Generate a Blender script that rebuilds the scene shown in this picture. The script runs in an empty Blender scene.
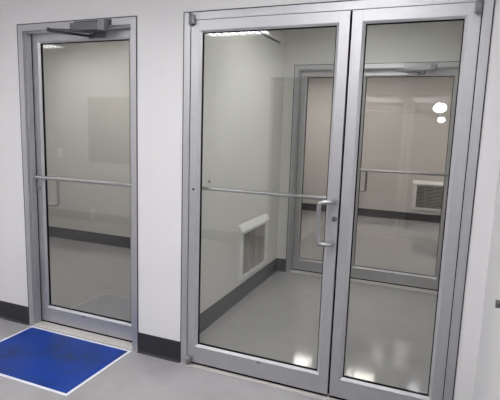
import bpy, bmesh, math
from mathutils import Vector, Matrix

S = bpy.context.scene
COL = S.collection
PI = math.pi

# ------------------------------------------------------------------ materials
def lin(c):
    return tuple(((v / 255) / 12.92 if v / 255 <= .04045 else ((v / 255 + .055) / 1.055) ** 2.4) for v in c) + (1,)

def mat(name, col, rough=.5, metal=0., bump=0., bscale=60., mott=0., mscale=3., coat=0., spec=.5):
    m = bpy.data.materials.new(name); m.use_nodes = True
    nt = m.node_tree; b = nt.nodes['Principled BSDF']
    c = lin(col)
    b.inputs['Base Color'].default_value = c
    b.inputs['Roughness'].default_value = rough
    b.inputs['Metallic'].default_value = metal
    b.inputs['Specular IOR Level'].default_value = spec
    b.inputs['Coat Weight'].default_value = coat
    b.inputs['Coat Roughness'].default_value = .06
    tc = nt.nodes.new('ShaderNodeTexCoord')
    if mott:
        n = nt.nodes.new('ShaderNodeTexNoise'); n.inputs['Scale'].default_value = mscale
        n.inputs['Detail'].default_value = 4
        nt.links.new(tc.outputs['Object'], n.inputs['Vector'])
        r = nt.nodes.new('ShaderNodeValToRGB')
        r.color_ramp.elements[0].position = .35; r.color_ramp.elements[1].position = .68
        r.color_ramp.elements[0].color = tuple(v * (1 - mott) for v in c[:3]) + (1,)
        r.color_ramp.elements[1].color = tuple(min(1, v * (1 + mott)) for v in c[:3]) + (1,)
        nt.links.new(n.outputs['Fac'], r.inputs['Fac'])
        nt.links.new(r.outputs['Color'], b.inputs['Base Color'])
    if bump:
        n2 = nt.nodes.new('ShaderNodeTexNoise'); n2.inputs['Scale'].default_value = bscale
        nt.links.new(tc.outputs['Object'], n2.inputs['Vector'])
        bp = nt.nodes.new('ShaderNodeBump'); bp.inputs['Strength'].default_value = bump
        bp.inputs['Distance'].default_value = .004
        nt.links.new(n2.outputs['Fac'], bp.inputs['Height'])
        nt.links.new(bp.outputs['Normal'], b.inputs['Normal'])
    return m

def glow(name, col, strength):
    m = bpy.data.materials.new(name); m.use_nodes = True
    nt = m.node_tree; nt.nodes.clear()
    e = nt.nodes.new('ShaderNodeEmission'); o = nt.nodes.new('ShaderNodeOutputMaterial')
    e.inputs['Color'].default_value = lin(col); e.inputs['Strength'].default_value = strength
    nt.links.new(e.outputs[0], o.inputs['Surface'])
    return m

def glass_mat(name, tint, ior=1.98):
    m = bpy.data.materials.new(name); m.use_nodes = True
    nt = m.node_tree; nt.nodes.clear()
    t = nt.nodes.new('ShaderNodeBsdfTransparent'); t.inputs['Color'].default_value = tint
    g = nt.nodes.new('ShaderNodeBsdfGlossy'); g.inputs['Roughness'].default_value = 0.
    f = nt.nodes.new('ShaderNodeFresnel'); f.inputs['IOR'].default_value = ior
    geo = nt.nodes.new('ShaderNodeNewGeometry')
    inv = nt.nodes.new('ShaderNodeMath'); inv.operation = 'SUBTRACT'; inv.inputs[0].default_value = 1
    mul = nt.nodes.new('ShaderNodeMath'); mul.operation = 'MULTIPLY'
    mx = nt.nodes.new('ShaderNodeMixShader'); o = nt.nodes.new('ShaderNodeOutputMaterial')
    L = nt.links.new
    L(geo.outputs['Backfacing'], inv.inputs[1]); L(inv.outputs[0], mul.inputs[0])
    L(f.outputs[0], mul.inputs[1]); L(mul.outputs[0], mx.inputs['Fac'])
    L(t.outputs[0], mx.inputs[1]); L(g.outputs[0], mx.inputs[2]); L(mx.outputs[0], o.inputs['Surface'])
    return m

M = {}
M['wall'] = mat('white_wall_paint', (227, 226, 227), .55, bump=.05, bscale=250, mott=.012, mscale=1.5)
M['wallin'] = mat('grey_wall_paint', (214, 213, 209), .55, bump=.05, bscale=250, mott=.012, mscale=1.5)
M['wallfar'] = mat('warm_grey_wall_paint', (212, 207, 205), .55, bump=.05, bscale=250, mott=.012, mscale=1.5)
M['sill'] = mat('satin_sill_aluminium', (205, 201, 198), .5, .1, mott=.03, mscale=20)
M['stop'] = mat('pale_aluminium_stop', (194, 194, 197), .45, .6, mott=.02, mscale=30)
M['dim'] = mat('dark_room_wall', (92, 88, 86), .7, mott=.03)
M['ceil'] = mat('ceiling_tile', (225, 224, 220), .9, bump=.2, bscale=300, mott=.02, mscale=40)
M['base'] = mat('black_vinyl_base', (42, 41, 46), .42, mott=.05, mscale=8)
M['floor'] = mat('grey_epoxy_floor', (162, 160, 162), .08, bump=.02, bscale=14, mott=.03, mscale=9, spec=.55)
M['alu'] = mat('clear_anodized_aluminium', (195, 195, 198), .5, .84, mott=.02, mscale=30)
M['alud'] = mat('satin_aluminium_hardware', (170, 170, 172), .3, .75, mott=.02, mscale=30)
M['closer'] = mat('grey_closer_enamel', (112, 112, 117), .45, .3, mott=.03, mscale=20)
M['arm'] = mat('dark_grey_arm_steel', (88, 88, 94), .4, .5, mott=.03, mscale=20)
M['black'] = mat('black_rubber_gasket', (14, 14, 16), .85, mott=.05, spec=.15)
M['seal'] = mat('dark_grey_sealant', (62, 62, 66), .6, mott=.05)
M['white'] = mat('white_enamel', (228, 228, 226), .4, mott=.01)
M['void'] = mat('dark_duct_interior', (40, 37, 36), .8, mott=.05)
M['slat'] = mat('grey_louver_enamel', (168, 163, 159), .5, mott=.02)
M['troffer'] = mat('white_troffer_louver', (215, 215, 215), .4, mott=.01)
M['plate'] = mat('ivory_plastic_plate', (232, 230, 224), .35, mott=.01)
M['film'] = mat('white_mat_border', (226, 230, 240), .45, mott=.02)
M['rail'] = mat('dark_grey_rail', (96, 90, 92), .4, .3, mott=.02)
M['pane'] = glass_mat('clear_glass', (.94, .943, .932, 1))
M['darkpane'] = mat('dark_window_glass', (20, 22, 24), .05, mott=.02)
M['lamp_c'] = glow('corridor_tube_light', (253, 252, 253), 9.2)
M['lamp_v'] = glow('vestibule_fill_light', (252, 253, 251), 9.8)  # glow of the added vestibule light, reused on one long room fixture
M['lamp_b'] = glow('side_room_tube_light', (255, 251, 247), 6.3)
M['lamp_l'] = glow('long_room_panel_light', (250, 248, 246), .9)
M['lamp_f'] = glow('far_room_tube_light', (255, 249, 244), 11.5)
M['lamp_d'] = glow('pendant_light', (246, 248, 255), 34)
M['pivot'] = mat('grey_cast_pivot', (140, 140, 146), .4, .4, mott=.03, mscale=20)

# blue tacky film: smudged deep blue
def blue_film():
    m = mat('blue_adhesive_film', (26, 72, 176),   .32, coat=0, spec=.16)
    nt = m.node_tree; b = nt.nodes['Principled BSDF']
    tc = nt.nodes.new('ShaderNodeTexCoord')
    n = nt.nodes.new('ShaderNodeTexNoise'); n.inputs['Scale'].default_value = 3.2; n.inputs['Detail'].default_value = 5
    n.inputs['Roughness'].default_value = .6
    r = nt.nodes.new('ShaderNodeValToRGB')
    r.color_ramp.elements[0].position = .36; r.color_ramp.elements[0].color = lin((26, 52, 104))
    r.color_ramp.elements[1].position = .56; r.color_ramp.elements[1].color = lin((14, 60, 150))
    nt.links.new(tc.outputs['Object'], n.inputs['Vector']); nt.links.new(n.outputs['Fac'], r.inputs['Fac'])
    nt.links.new(r.outputs['Color'], b.inputs['Base Color'])
    return m
M['blue'] = blue_film()

# ------------------------------------------------------------------ helpers
def bx(bm, x0, x1, y0, y1, z0, z1, bev=0.):
    vs = [bm.verts.new((x, y, z)) for x in (x0, x1) for y in (y0, y1) for z in (z0, z1)]
    F = [(0, 1, 3, 2), (4, 6, 7, 5), (0, 4, 5, 1), (2, 3, 7, 6), (0, 2, 6, 4), (1, 5, 7, 3)]
    fs = [bm.faces.new([vs[i] for i in f]) for f in F]
    if bev:
        es = list({e for f in fs for e in f.edges})
        bmesh.ops.bevel(bm, geom=es, offset=bev, segments=2, affect='EDGES', profile=.6)

def box(*a, bev=0.):
    bm = bmesh.new(); bx(bm, *a, bev=bev); return bm

def ring(x0, x1, z0, z1, wl, wr, wt, wb, y0, y1, dip=0.):
    """A rectangular picture-frame solid lying in the XZ plane."""
    bm = bmesh.new()
    o = [(x0, z0), (x1, z0), (x1, z1), (x0, z1)]
    i = [(x0 + wl, z0 + wb), (x1 - wr, z0 + wb), (x1 - wr, z1 - wt), (x0 + wl, z1 - wt)]
    V = {}
    for k, L in (('o', o), ('i', i)):
        for y, n in ((y0, 0), (y1, 1)):
            V[k, n] = [bm.verts.new((p[0], y + (dip if k == 'i' else 0) * (1 - 2 * n), p[1])) for p in L]
    for a in range(4):
        b = (a + 1) % 4
        bm.faces.new((V['o', 0][a], V['o', 0][b], V['i', 0][b], V['i', 0][a]))
        bm.faces.new((V['o', 1][b], V['o', 1][a], V['i', 1][a], V['i', 1][b]))
        bm.faces.new((V['o', 0][b], V['o', 0][a], V['o', 1][a], V['o', 1][b]))
        bm.faces.new((V['i', 0][a], V['i', 0][b], V['i', 1][b], V['i', 1][a]))
    bmesh.ops.recalc_face_normals(bm, faces=bm.faces)
    return bm

def tube_path(pts, r, bend=.02, seg=12, bm=None, r1=None):
    bm = bm or bmesh.new()
    P = [Vector(p) for p in pts]; Q = [P[0]]
    for k in range(1, len(P) - 1):
        a, b, c = P[k - 1], P[k], P[k + 1]
        d1 = (a - b); d2 = (c - b); q = min(bend, d1.length * .48, d2.length * .48)
        s, e = b + d1.normalized() * q, b + d2.normalized() * q
        for t in range(7):
            u = t / 6
            Q.append(s * (1 - u) ** 2 + b * 2 * u * (1 - u) + e * u * u)
    Q.append(P[-1])
    rings = []; n0 = None
    for k, p in enumerate(Q):
        d = (Q[min(k + 1, len(Q) - 1)] - Q[max(k - 1, 0)]).normalized()
        if n0 is None:
            n0 = d.orthogonal().normalized()
        n0 = (n0 - d * n0.dot(d)).normalized(); b = d.cross(n0)
        rr = r if r1 is None else r + (r1 - r) * k / (len(Q) - 1)
        rings.append([bm.verts.new(p + (n0 * math.cos(2 * PI * j / seg) + b * math.sin(2 * PI * j / seg)) * rr) for j in range(seg)])
    for A, B in zip(rings, rings[1:]):
        for j in range(seg):
            f = bm.faces.new((A[j], A[(j + 1) % seg], B[(j + 1) % seg], B[j])); f.smooth = True
    bm.faces.new(rings[0][::-1]); bm.faces.new(rings[-1])
    return bm

def disc(bm, c, axis, r, h, seg=20):
    a = Vector(axis).normalized()
    return tube_path([Vector(c), Vector(c) + a * h], r, seg=seg, bm=bm)

def obj(name, bm, m, parent=None, off=None):
    bmesh.ops.recalc_face_normals(bm, faces=bm.faces)
    me = bpy.data.meshes.new(name); bm.to_mesh(me); bm.free()
    me.materials.append(M[m])
    o = bpy.data.objects.new(name, me); COL.objects.link(o)
    if parent is not None:
        o.parent = parent
    if off:
        o.location = off
    return o

def tag(o, label=None, cat=None, group=None, kind=None):
    for k, v in (('label', label), ('category', cat), ('group', group), ('kind', kind)):
        if v: o[k] = v
    return o

def empty(name, loc=(0, 0, 0)):
    e = bpy.data.objects.new(name, None); e.empty_display_size = .1
    COL.objects.link(e); e.location = loc
    return e

def child(name, bm, m, root):
    """part given in world coordinates, parented to an Empty that stands at root.location"""
    for v in bm.verts: v.co -= root.location
    return obj(name, bm, m, root)

def struct(name, bm, m, label, cat):
    return tag(obj(name, bm, m), label, cat, kind='structure')

# ------------------------------------------------------------------ dimensions
CH = 2.6            # ceiling height
FT = 2.178          # top of the door frames
HD = 2.134          # underside of the headers
FD = .114           # frame depth
BB = .139           # vinyl base height
LX0, LX1 = 0., .986         # single door frame
DX0, DX1 = 1.32, 2.942      # pair of doors frame
BY = 2.208                  # back wall
SX = 1.21                   # vestibule side wall
RX = 3.035                  # corridor right wall
RY = -3.1                   # wall behind the camera
CY = 6.2                    # far wall of the far room
T = .12

# ------------------------------------------------------------------ shell
struct('floor', box(-6.2, 5.2, -23, 6.5, -.1, 0), 'floor', 'glossy light grey epoxy floor', 'floor')
struct('ceiling', box(-6.2, 5.2, -23, 6.5, CH, CH + .1), 'ceil', 'white tiled ceiling', 'ceiling')

bm = bmesh.new()
bx(bm, -6, LX0, 0, T, 0, CH); bx(bm, LX0, LX1, 0, T, FT, CH)
bx(bm, LX1, DX0, 0, T, 0, CH); bx(bm, DX0, DX1, 0, T, FT, CH); bx(bm, DX1, RX, 0, T, 0, CH)
struct('wall_front', bm, 'wall', 'white painted wall holding the single door and the double door', 'wall')
bm = bmesh.new()
bx(bm, -3.6, DX0, BY, BY + T, 0, CH); bx(bm, DX0, DX1, BY, BY + T, FT, CH); bx(bm, DX1, 3.5, BY, BY + T, 0, CH)
struct('wall_back', bm, 'wallin', 'pale grey wall behind the glass doors with the inner double door', 'wall')
struct('wall_vestibule_left', box(SX - T, SX, T, BY, 0, CH), 'wallin', 'pale grey vestibule side wall with the white grille', 'wall')
struct('wall_vestibule_right', box(3.06, 3.18, T, BY, 0, CH), 'wallin', 'pale grey vestibule wall on the right', 'wall')
struct('wall_right', box(RX, RX + T, RY, T, 0, CH), 'wall', 'white side wall at the right edge of the photo', 'wall')
struct('wall_left', box(-6.12, -6, RY, T, 0, CH), 'wall', 'white end wall of the corridor', 'wall')
struct('wall_side_room_left', box(-3.72, -3.6, T, BY + T, 0, CH), 'wallin', 'pale end wall of the room behind the single door', 'wall')
# wall behind the camera: wide opening to a long room, and a dark window
OX0, OX1, OZ = .73, 2.95, 2.17
WX0, WX1, WZ0, WZ1 = -2.3, -1.1, .93, 1.93
bm = bmesh.new()
bx(bm, -6, WX0, RY - T, RY, 0, CH); bx(bm, WX0, WX1, RY - T, RY, 0, WZ0); bx(bm, WX0, WX1, RY - T, RY, WZ1, CH)
bx(bm, WX1, OX0, RY - T, RY, 0, CH); bx(bm, OX0, OX1, RY - T, RY, OZ, CH); bx(bm, OX1, 3.155, RY - T, RY, 0, CH)
struct('wall_rear', bm, 'wall', 'white corridor wall opposite the doors', 'wall')
w = empty('window_1', ((WX0 + WX1) / 2, RY - T / 2, WZ0))
tag(w, 'dark window in the wall opposite the single door', 'window', kind='structure')
child('window_frame', ring(WX0, WX1, WZ0, WZ1, .03, .03, .03, .03, RY - .09, RY - .02), 'black', w)
child('pane', box(WX0 + .03, WX1 - .03, RY - .06, RY - .05, WZ0 + .03, WZ1 - .03), 'darkpane', w)
# the long room behind the opening
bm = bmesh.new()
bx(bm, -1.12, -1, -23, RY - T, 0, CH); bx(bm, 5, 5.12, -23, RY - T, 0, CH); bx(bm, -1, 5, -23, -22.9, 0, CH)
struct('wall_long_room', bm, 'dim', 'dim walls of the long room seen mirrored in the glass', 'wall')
# far room beyond the inner doors
bm = bmesh.new()
bx(bm, -3, 5, CY, CY + T, 0, CH)
struct('wall_far', bm, 'wallfar', 'pale wall seen through the inner glass doors', 'wall')
bm = bmesh.new(); bx(bm, -3.12, -3, BY + T, CY + T, 0, CH)
struct('wall_far_left', bm, 'wallin', 'left wall of the far room', 'wall')
bm = bmesh.new(); bx(bm, 5, 5.12, BY + T, CY + T, 0, CH)
struct('wall_far_right', bm, 'wallin', 'right wall of the far room', 'wall')
struct('wall_back_right', box(3.5, 5.0, BY, BY + T, 0, CH), 'wallin', 'right end of the back wall in the far room', 'wall')

# vinyl cove base: flat sheet with a small toe; runs along +x or +y
def cove(name, p0, p1, nrm, label):
    """p0,p1 ends on the wall face (x,y); nrm points away from the wall"""
    bm = bmesh.new()
    prof = [(0, 0), (.018, 0), (.016, .004), (.008, .010), (.005, .020), (.004, BB - .003), (.002, BB), (0, BB)]
    rings = []
    for p in (p0, p1):
        rings.append([bm.verts.new((p[0] + nrm[0] * a, p[1] + nrm[1] * a, z)) for a, z in prof])
    n = len(prof)
    for i in range(n):
        j = (i + 1) % n
        bm.faces.new((rings[0][i], rings[0][j], rings[1][j], rings[1][i]))
    bm.faces.new(rings[0]); bm.faces.new(rings[1][::-1])
    return struct(name, bm, 'base', label, 'baseboard')

cove('baseboard_front', (-6, 0), (LX0 - .003, 0), (0, -1), 'black vinyl baseboard left of the single door')
cove('baseboard_middle', (LX1 + .003, 0), (DX0 - .003, 0), (0, -1), 'short black baseboard between the single and the double door')
cove('baseboard_front_right', (DX1 + .003, 0), (RX, 0), (0, -1), 'black baseboard right of the double door')
cove('baseboard_right', (RX, RY), (RX, 0), (-1, 0), 'black baseboard along the right side wall')
cove('baseboard_rear', (-6, RY), (OX0, RY), (0, 1), 'black baseboard on the wall opposite')
cove('baseboard_vestibule_left', (SX, T), (SX, BY), (1, 0), 'black baseboard along the vestibule side wall under the grille')
cove('baseboard_back', (SX, BY), (DX0 - .003, BY), (0, -1), 'short black baseboard in the vestibule corner')
cove('baseboard_side_room', (-3.6, BY), (SX - T, BY), (0, -1), 'black baseboard seen through the single door')
cove('baseboard_partition', (SX - T, T), (SX - T, BY), (-1, 0), 'black baseboard on the partition behind the single door')
cove('baseboard_far', (-3, CY), (5, CY), (0, -1), 'black baseboard seen through the inner double door')

# ------------------------------------------------------------------ door frames
def frame(name, x0, x1, y, label, stop_y=None, sill=.002):
    r = empty(name, ((x0 + x1) / 2, y, 0)); tag(r, label, 'door frame', kind='structure')
    w = .044; y0, y1 = y - .004, y + FD
    child('jamb', box(x0 + .003, x0 + w, y0, y1, 0, FT - .003), 'alu', r)
    child('jamb', box(x1 - w, x1 - .003, y0, y1, 0, FT - .003), 'alu', r)
    child('header', box(x0 + w, x1 - w, y0, y1, HD, FT - .003), 'alu', r)
    # dark sealant line round the frame
    bm = bmesh.new()
    bx(bm, x0 - .003, x0 + .003, y0 - .0005, y + .02, 0, FT + .003)
    bx(bm, x1 - .003, x1 + .003, y0 - .0005, y + .02, 0, FT + .003)
    bx(bm, x0 + .003, x1 - .003, y0 - .0005, y + .02, FT - .003, FT + .003)
    child('sealant', bm, 'seal', r)
    if stop_y is not None:
        a, b = stop_y
        bm = bmesh.new()
        bx(bm, x0 + w, x0 + w + .010, a, b, .012, HD); bx(bm, x1 - w - .010, x1 - w, a, b, .012, HD)
        bx(bm, x0 + w + .010, x1 - w - .010, a, b, HD - .010, HD)
        child('door_stop', bm, 'alu', r)
        bm = bmesh.new()
        bx(bm, x0 + w + .0002, x0 + w + .009, b + .0002, b + .0085, .012, HD - .0002)
        bx(bm, x1 - w - .009, x1 - w - .0002, b + .0002, b + .0085, .012, HD - .0002)
        bx(bm, x0 + w + .0092, x1 - w - .0092, b + .0002, b + .0085, HD - .009, HD - .0002)
        child('stop_seal', bm, 'black', r)
    bm = bmesh.new()
    bx(bm, x0 + w, x1 - w, y0 - sill, y1, 0, .008)
    bx(bm, x0 + w, x1 - w, y0 + .02, y1 - .02, .008, .012)
    child('threshold', bm, 'sill', r)
    return r

frame('trim_1', LX0, LX1, 0, 'grey aluminium frame around the single door on the left', (.022, .061))
frame('trim_2', DX0, DX1, 0, 'wide grey aluminium frame around the near double door', (.049, .069), sill=.020)
frame('trim_3', DX0, DX1, BY, 'grey aluminium frame of the inner double door across the vestibule', (BY + .022, BY + .061))

# ------------------------------------------------------------------ door leaves
def leaf(name, x0, x1, yf, label, hinge_right):
    """leaf with its near face at y = yf"""
    r = empty(name, ((x1 if hinge_right else x0), yf + .022, .012)); tag(r, label, 'door', kind='structure')
    z0, z1 = .024, HD - .003
    st, tr, br, sp = .054, .056, .107, .014
    th = .044
    child('stile', box(x0, x0 + st, yf, yf + th, z0, z1, bev=.0012), 'alu', r)
    child('stile', box(x1 - st, x1, yf, yf + th, z0, z1, bev=.0012), 'alu', r)
    child('top_rail', box(x0 + st, x1 - st, yf + .0003, yf + th, z1 - tr, z1), 'alu', r)
    child('bottom_rail', box(x0 + st, x1 - st, yf + .0003, yf + th, z0, z0 + br), 'alu', r)
    a, b, c, d = x0 + st, x1 - st, z0 + br, z1 - tr
    child('glazing_stop', ring(a, b, c, d, sp, sp, sp * .8, sp, yf + .002, yf + th - .002, dip=.009), 'stop', r)
    a, b, c, d = a + sp, b - sp, c + sp, d - sp * .8
    g = ring(a, b, c, d, .005, .005, .005, .005, yf + .0150, yf + th - .0150)
    child('gasket', g, 'black', r)
    gp = child('glass_pane', box(a + .002, b - .002, yf + .019, yf + .025, c + .002, d - .002), 'pane', r)
    # maker's small dark plate at the middle of the bottom rail edge
    return r

G = .0045
L1 = leaf('door_1', LX0 + .044 + G, LX1 - .044 - G, .070, 'single glass door on the left with a push bar across the front', True)
SPL = 2.295
L2 = leaf('door_2', DX0 + .044 + G, SPL - .0055, -.002, 'wide left leaf of the near double door with the pull handle', False)
L3 = leaf('door_3', SPL + .0055, DX1 - .044 - G, -.002, 'narrow right leaf of the near double door without any handle', True)
SPI = 1.96
L4 = leaf('door_4', DX0 + .044 + G, SPI - .003, BY + .07, 'narrow left leaf of the inner double door seen through the wide leaf', False)
L5 = leaf('door_5', SPI + .003, DX1 - .044 - G, BY + .07, 'wide right leaf of the inner double door seen through the narrow leaf', True)

# rubber astragal in the meeting gap of the near pair
child('weatherstrip', box(SPL - .0052, SPL + .0052, .010, .040, .024, HD - .003), 'black', L3)
child('weatherstrip', box(SPI - .003, SPI + .003, BY + .076, BY + .11, .016, HD - .003), 'black', L5)
for (rt, a, b, y) in ((L1, LX0, LX1, .07), (L2, DX0, SPL, 0.), (L3, SPL, DX1, 0.), (L5, SPI, DX1, BY + .07)):
    bm = bmesh.new()
    ya, yb = y + .006, y + .016
    if a != SPL and a != SPI: bx(bm, a + .0442, a + .0483, ya, yb, .02, HD - .003)
    if b != SPL: bx(bm, b - .0483, b - .0442, ya, yb, .02, HD - .003)
    bx(bm, a + .0484, b - .0484, ya, yb, HD - .0029, HD - .0002)
    child('weatherstrip', bm, 'black', rt)
# black strip standing in for the shade in the gap under each leaf
for (rt, a, b, y) in ((L1, LX0 + .05, LX1 - .05, .07), (L2, DX0 + .05, SPL - .006, -.002), (L3, SPL + .006, DX1 - .05, -.002),
                     (L4, DX0 + .05, SPI - .005, BY + .07), (L5, SPI + .005, DX1 - .05, BY + .07)):
    child('gap_shade', box(a, b, y + .001, y + .012, .0123, .0238), 'black', rt)

# ---- push bars
def push_bar(root, xa, xb, yface, side, z, r=.0115):
    """side -1: stands on the near side of the face at yface; +1: on the far side"""
    yo = yface + side * .040
    o = child('push_bar', tube_path([(xa, yface, z), (xa, yo, z), (xb, yo, z), (xb, yface, z)], r, bend=.022, seg=14), 'alud', root)
    bm = bmesh.new()
    for x in (xa, xb):
        disc(bm, (x, yface + side * .0002, z), (0, side, 0), .018, .005)
    c = child('end_plate', bm, 'alud', root)
    return o

push_bar(L1, .074, .912, .070, -1, 1.128)
push_bar(L2, 1.400, 2.265, .042, 1, 1.146)
push_bar(L5, 1.990, 2.866, BY + .07, -1, 1.152)
# bolt heads of the far-side bar on the near face
bm = disc(bmesh.new(), (1.398, -.002, 1.146), (0, -1, 0), .008, .004)
child('bolt_head', bm, 'arm', L2)

# ---- offset pull handles
def pull(root, xs, xo, yface, side, za, zb, r=.0125):
    yo = yface + side * .058
    pts = [(xs, yface, za), (xs, yface + side * .045, za), (xo, yo, za), (xo, yo, zb), (xs, yface + side * .045, zb), (xs, yface, zb)]
    child('pull_handle', tube_path(pts, r, bend=.03, seg=16), 'alud', root)
    bm = bmesh.new()
    for z in (za, zb):
        disc(bm, (xs, yface + side * .0002, z), (0, side, 0), .018, .004)
    child('handle_rose', bm, 'alud', root)

pull(L2, 2.266, 2.196, -.002, -1, 1.146, .915)
pull(L1, .078, .150, .114, 1, 1.118, .905, .011)
pull(L5, 1.992, 2.085, BY + .114, 1, 1.140, .925, .011)

# ---- lock cylinders
def lock(root, x, z, y, side):
    bm = disc(bmesh.new(), (x, y, z), (0, side, 0), .015, .007)
    o = child('lock_cylinder', bm, 'closer', root)
    bm = box(x - .0025, x + .0025, min(y + side * .007, y + side * .0085), max(y + side * .007, y + side * .0085), z - .008, z + .008)
    k = obj('keyway', bm, 'black', o)
    for v in k.data.vertices: v.co -= root.location
lock(L2, 2.270, 1.050, -.002, -1)
# thumb turn on the single door and on the inner door
def thumb(root, x, z, y):
    bm = disc(bmesh.new(), (x, y, z), (0, -1, 0), .015, .008)
    bx(bm, x - .006, x + .022, y - .020, y - .008, z - .006, z + .006, bev=.002)
    child('thumb_turn', bm, 'alud', root)
thumb(L1, .074, 1.045, .070)
thumb(L5, 1.990, 1.05, BY + .07)

# ---- offset pivots of the near pair (lower arm on the leaf, upper on the frame)
def pivot(root, x, z0, z1, s):
    bm = bmesh.new()
    tube_path([(x, -.022, z0), (x, -.022, z1)], .0125, seg=16, bm=bm)
    tube_path([(x, -.022, z0 - .006), (x, -.022, z0)], .009, .009, seg=12, bm=bm)
    bx(bm, min(x, x + s * .020), max(x, x + s * .020), -.026, -.0045, z0 + .004, z1 - .004, bev=.002)
    child('pivot_hinge', bm, 'pivot', root)
pivot(L2, 1.376, 2.106, 2.166, 1)
pivot(L2, 1.384, .016, .066, 1)
pivot(L3, 2.882, 2.078, 2.138, -1)
pivot(L3, 2.882, .016, .066, -1)
# small maker's badge on the bottom rails
for (rt, x, y, z) in ((L1, .46, .0703, .122), (L2, 1.86, -.0017, .122), (L5, 2.42, BY + .0703, .122)):
    child('badge', box(x - .012, x + .012, y - .0015, y, z - .003, z + .003), 'arm', rt)

# ------------------------------------------------------------------ door closers
def closer(dx, dy, label, bodymat='closer', armmat='arm'):
    r = empty('door_closer', (dx + .66, dy - .03, 2.10))
    tag(r, label, 'door closer', 'overhead door closers on the frame headers')
    def P(x, y, z): return (x + dx, y + dy, z)
    bm = bmesh.new()
    bx(bm, .510 + dx, .735 + dx, dy - .055, dy - .0045, 2.104, 2.152, bev=.004)
    body = child('closer_body', bm, bodymat, r)
    child('end_cap', box(.7352 + dx, .782 + dx, dy - .060, dy - .0045, 2.098, 2.158, bev=.006), 'pivot', r)
    bm = bmesh.new()
    bx(bm, .500 + dx, .800 + dx, dy - .0045 + .0002, dy - .0041, 2.136, 2.172)
    tube_path([P(.668, -.03, 2.106), P(.668, -.03, 2.082)], .012, seg=14, bm=bm)
    child('spindle', bm, armmat, r)
    bm = bmesh.new()
    tube_path([P(.668, -.03, 2.094), P(.452, -.172, 2.094)], .009, seg=8, bm=bm, r1=.007)
    disc(bm, P(.452, -.172, 2.080), (0, 0, 1), .012, .022)
    child('main_arm', bm, armmat, r)
    bm = bmesh.new()
    tube_path([P(.452, -.172, 2.084), P(.600, .036, 2.084)], .007, seg=8, bm=bm, r1=.009)
    disc(bm, P(.600, .036, 2.070), (0, 0, 1), .016, .022)
    child('forearm', bm, armmat, r)
    child('door_shoe', box(.585 + dx, .690 + dx, dy + .046, dy + .0698, 2.076, 2.108, bev=.003), 'closer', r)
    return r
closer(0, 0, 'grey door closer with a folded dark arm above the single door')
closer(1.885, BY, 'faint grey door closer above the inner double door', 'alud', 'alud')
# closer of the wide leaf, on the vestibule side: only its arm shows under the top rail
r = empty('door_closer', (1.66, .10, 2.12))
tag(r, 'slim dark closer arm hanging inside the vestibule behind the wide leaf top rail', 'door closer', 'overhead door closers on the frame headers')
child('closer_body', box(1.52, 1.80, FD + .0005, FD + .055, 2.115, 2.165, bev=.004), 'closer', r)
bm = tube_path([(1.70, .142, 2.098), (1.800, .335, 2.052)], .011, seg=8, r1=.007)
tube_path([(1.70, .142, 2.116), (1.70, .142, 2.088)], .012, seg=12, bm=bm)
child('main_arm', bm, 'arm', r)

# ------------------------------------------------------------------ wall grilles
def grille(cx, cz, W, H, label, origin, rot):
    """built in local coordinates: x along wall, -y out of the wall, z up; origin on the wall face"""
    r = empty('wall_grille', origin); r.rotation_euler = (0, 0, rot)
    tag(r, label, 'vent grille', 'white louvered wall grilles')
    d = .028; hw = W / 2
    bm = ring(-hw, hw, 0, H, .062, .050, .028, .030, -d, 0)
    # sloping hood along the top
    vs = [bm.verts.new((x, y, z)) for x in (-hw - .006, hw + .006) for (y, z) in ((0, H), (0, H + .060), (-.012, H + .056), (-d - .016, H + .006), (-d - .016, H))]
    n = 5
    for i in range(n):
        j = (i + 1) % n
        bm.faces.new((vs[i], vs[j], vs[n + j], vs[n + i]))
    bm.faces.new(vs[:n]); bm.faces.new(vs[n:][::-1])
    obj('surround', bm, 'white', r)
    ix0, ix1, iz0, iz1 = -hw + .062, hw - .050, .030, H - .028
    obj('duct_back', box(ix0, ix1, -.003, -.001, iz0, iz1), 'void', r)
    bm = bmesh.new()
    nl = 16
    for k in range(nl):
        z = iz0 + (k + .5) * (iz1 - iz0) / nl
        v = [bm.verts.new(p) for p in ((ix0, -.022, z - .004), (ix1, -.022, z - .004), (ix1, -.006, z + .006), (ix0, -.006, z + .006),
                                       (ix0, -.022, z - .0055), (ix1, -.022, z - .0055), (ix1, -.006, z + .0045), (ix0, -.006, z + .0045))]
        for f in ((0, 1, 2, 3), (7, 6, 5, 4), (0, 4, 5, 1), (1, 5, 6, 2), (2, 6, 7, 3), (3, 7, 4, 0)):
            bm.faces.new([v[i] for i in f])
    obj('louver', bm, 'slat', r)
    bm = bmesh.new()
    for k in (1, 2, 3):
        x = ix0 + k * (ix1 - ix0) / 4
        bx(bm, x - .006, x + .006, -.026, -.003, iz0, iz1)
    obj('mullion', bm, 'slat', r)
    return r
grille(0, 0, .67, .44, 'white louvered grille with a sloping hood low on the vestibule side wall', (SX, 1.468, .196), PI / 2)
grille(0, 0, .70, .45, 'white louvered grille seen through the narrow right leaf on the far wall', (2.715, CY, .215), 0)

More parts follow.
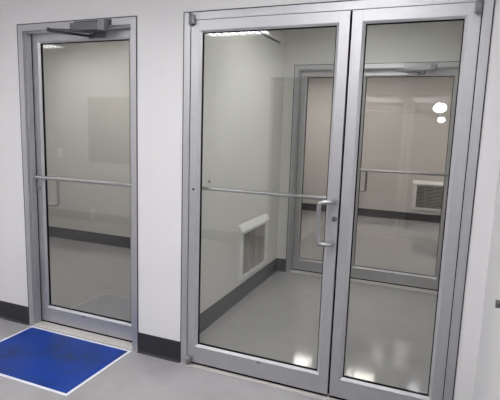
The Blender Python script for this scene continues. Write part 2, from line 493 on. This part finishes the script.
# ------------------------------------------------------------------ wall plates
def plate(name, origin, rot, label, cat, kind):
    r = empty(name, origin); r.rotation_euler = (0, 0, rot); tag(r, label, cat)
    obj('cover_plate', box(-.036, .036, -.006, 0, -.058, .058, bev=.002), 'plate', r)
    if kind == 'switch':
        obj('toggle', box(-.006, .006, -.016, -.0062, -.010, .012, bev=.001), 'white', r)
    else:
        for z in (-.022, .022):
            bm = box(-.015, .015, -.008, -.0062, z - .013, z + .013, bev=.001)
            s = obj('socket', bm, 'white', r)
            b2 = bmesh.new(); bx(b2, -.007, -.004, -.0088, -.0081, z - .003, z + .006); bx(b2, .004, .007, -.0088, -.0081, z - .003, z + .006)
            obj('slot', b2, 'black', s)
plate('wall_outlet', (-1.295, BY, .38), 0, 'pale wall outlet low on the wall behind the single door', 'outlet', 'outlet')
plate('light_switch', (-1.818, BY, 1.142), 0, 'pale light switch on the wall behind the single door', 'switch', 'switch')
r = empty('wall_sensor', (SX, .56, 1.128)); tag(r, 'tiny round grey sensor on the vestibule side wall just above the push bar', 'sensor')
child('sensor_base', disc(bmesh.new(), (SX, .56, 1.128), (1, 0, 0), .018, .004), 'plate', r)
child('sensor_dome', disc(bmesh.new(), (SX + .0042, .56, 1.128), (1, 0, 0), .011, .006), 'closer', r)

# ------------------------------------------------------------------ bumper on the right wall
r = empty('wall_bumper', (RX, -.84, .985)); tag(r, 'small dark grey bumper on the white side wall at the right edge', 'wall bumper')
child('bumper_plate', disc(bmesh.new(), (RX, -.84, .985), (-1, 0, 0), .020, .004), 'rail', r)
bm = tube_path([(RX - .0042, -.84, .985), (RX - .040, -.84, .985)], .011, seg=16)
child('bumper_stem', bm, 'rail', r)
child('rubber_tip', disc(bmesh.new(), (RX - .0402, -.84, .985), (-1, 0, 0), .0135, .012), 'rail', r)

# ------------------------------------------------------------------ blue mat
MX0, MX1, MY0, MY1 = .041, .945, -.616, -.016
r = empty('floor_mat', ((MX0 + MX1) / 2, (MY0 + MY1) / 2, 0))
tag(r, 'blue adhesive floor mat with a white border in front of the single door', 'floor mat')
child('mat_border', box(MX0, MX1, MY0, MY1, .0, .0025), 'film', r)
child('mat_sheet', box(MX0 + .018, MX1 - .018, MY0 + .018, MY1 - .018, .0025, .0035), 'blue', r)

# ------------------------------------------------------------------ ceiling lights
def troffer(cx, cy, W, L, lamp, label, group='recessed ceiling lights'):
    r = empty('ceiling_light', (cx, cy, CH)); tag(r, label, 'ceiling light', group)
    x0, x1, y0, y1 = -W / 2, W / 2, -L / 2, L / 2
    bm = bmesh.new()
    for a in ((x0 - .02, x0, y0 - .02, y1 + .02), (x1, x1 + .02, y0 - .02, y1 + .02), (x0, x1, y0 - .02, y0), (x0, x1, y1, y1 + .02)):
        bx(bm, *a, -.020, 0)
    obj('trim_ring', bm, 'troffer', r)
    obj('diffuser', box(x0, x1, y0, y1, -.006, -.002), lamp, r)
    bm = bmesh.new()
    n = 8
    if W < L:
        for k in range(1, n): bx(bm, x0 + k * W / n - .004, x0 + k * W / n + .004, y0, y1, -.018, -.006)
    else:
        for k in range(1, n): bx(bm, x0 + k * W / n - .006, x0 + k * W / n + .006, y0, y1, -.018, -.006)
    obj('blade', bm, 'troffer', r)
    return r
troffer(.53, -1.98, .74, 1.22, 'lamp_c', 'ceiling light with cross blades mirrored at the top of the wide leaf')
troffer(-2.62, -2.06, .62, 1.22, 'lamp_c', 'ceiling light mirrored as a white patch at the top of the single door')
troffer(-5.0, -1.7, .62, 1.22, 'lamp_c', 'ceiling light at the left end of the corridor')
troffer(2.2, -1.6, .62, 1.22, 'lamp_c', 'unseen ceiling light added above the camera position to brighten the near wall')  # added fixture out of view, tunes the light on the doors and wall
troffer(2.1, 1.1, .62, .62, 'lamp_v', 'unseen square ceiling light added to brighten the vestibule')  # added out of view to lift the brightness behind the wide leaf
troffer(-.9, 1.2, 1.22, .62, 'lamp_b', 'ceiling light of the room behind the single door')
troffer(.62, 5.05, .62, .62, 'lamp_f', 'ceiling light of the far room, left of two mirrored on the vestibule floor')
troffer(1.72, 4.95, .62, .62, 'lamp_f', 'ceiling light of the far room, right of two mirrored on the vestibule floor')
troffer(4.2, 5.2, 1.22, .62, 'lamp_f', 'second ceiling light of the far room on the right')
troffer(.90, -13.2, 1.0, 2.4, 'lamp_l', 'dim ceiling panel of the long room, left one mirrored in the narrow leaf')
troffer(2.32, -13.2, 1.0, 2.4, 'lamp_l', 'dim ceiling panel of the long room, right one mirrored in the narrow leaf')
troffer(.40, -20.4, 2.2, .60, 'lamp_l', 'long thin ceiling panel at the far end of the long room')
troffer(3.9, -9.0, .62, 1.22, 'lamp_v', 'ceiling light of the long room off to the right')
for (x, y) in ((2.712, -3.70),):
    r = empty('pendant_lamp', (x, y, 1.85))
    tag(r, 'bright round pendant lamp mirrored as a white spot in the narrow leaf', 'pendant lamp')
    bm = bmesh.new(); bmesh.ops.create_uvsphere(bm, u_segments=24, v_segments=12, radius=.078)
    for v in bm.verts: v.co.z *= .75
    for f in bm.faces: f.smooth = True
    obj('globe', bm, 'lamp_d', r)
    obj('rod', tube_path([(0, 0, .058), (0, 0, CH - 1.85)], .004), 'arm', r)

# ------------------------------------------------------------------ world, camera, view
w = bpy.data.worlds.new('world'); S.world = w; w.use_nodes = True
w.node_tree.nodes['Background'].inputs[0].default_value = (.5, .5, .52, 1)
w.node_tree.nodes['Background'].inputs[1].default_value = .3

yaw, pit, rol = .3859, .1504, .0323
cyw, syw, cp, sp = math.cos(yaw), math.sin(yaw), math.cos(pit), math.sin(pit)
fw = Vector((-syw * cp, cyw * cp, -sp)); rr = Vector((cyw, syw, 0)); uu = rr.cross(fw)
c, s = math.cos(rol), math.sin(rol)
r2 = c * rr + s * uu; u2 = -s * rr + c * uu
cd = bpy.data.cameras.new('camera'); cam = bpy.data.objects.new('camera', cd); COL.objects.link(cam)
cam.matrix_world = Matrix(((r2.x, u2.x, -fw.x, 2.7795), (r2.y, u2.y, -fw.y, -2.4816), (r2.z, u2.z, -fw.z, 1.5173), (0, 0, 0, 1)))
cd.sensor_width = 36; cd.lens = 465.4563 / 500 * 36; cd.clip_start = .02; cd.clip_end = 100
S.camera = cam
S.view_settings.view_transform = 'Standard'; S.view_settings.look = 'None'
S.view_settings.gamma = 1; S.view_settings.use_curve_mapping = False
S.view_settings.exposure = 0.8
S.cycles.use_denoising = True
S.cycles.max_bounces = 14; S.cycles.diffuse_bounces = 5; S.cycles.glossy_bounces = 6; S.cycles.transparent_max_bounces = 24
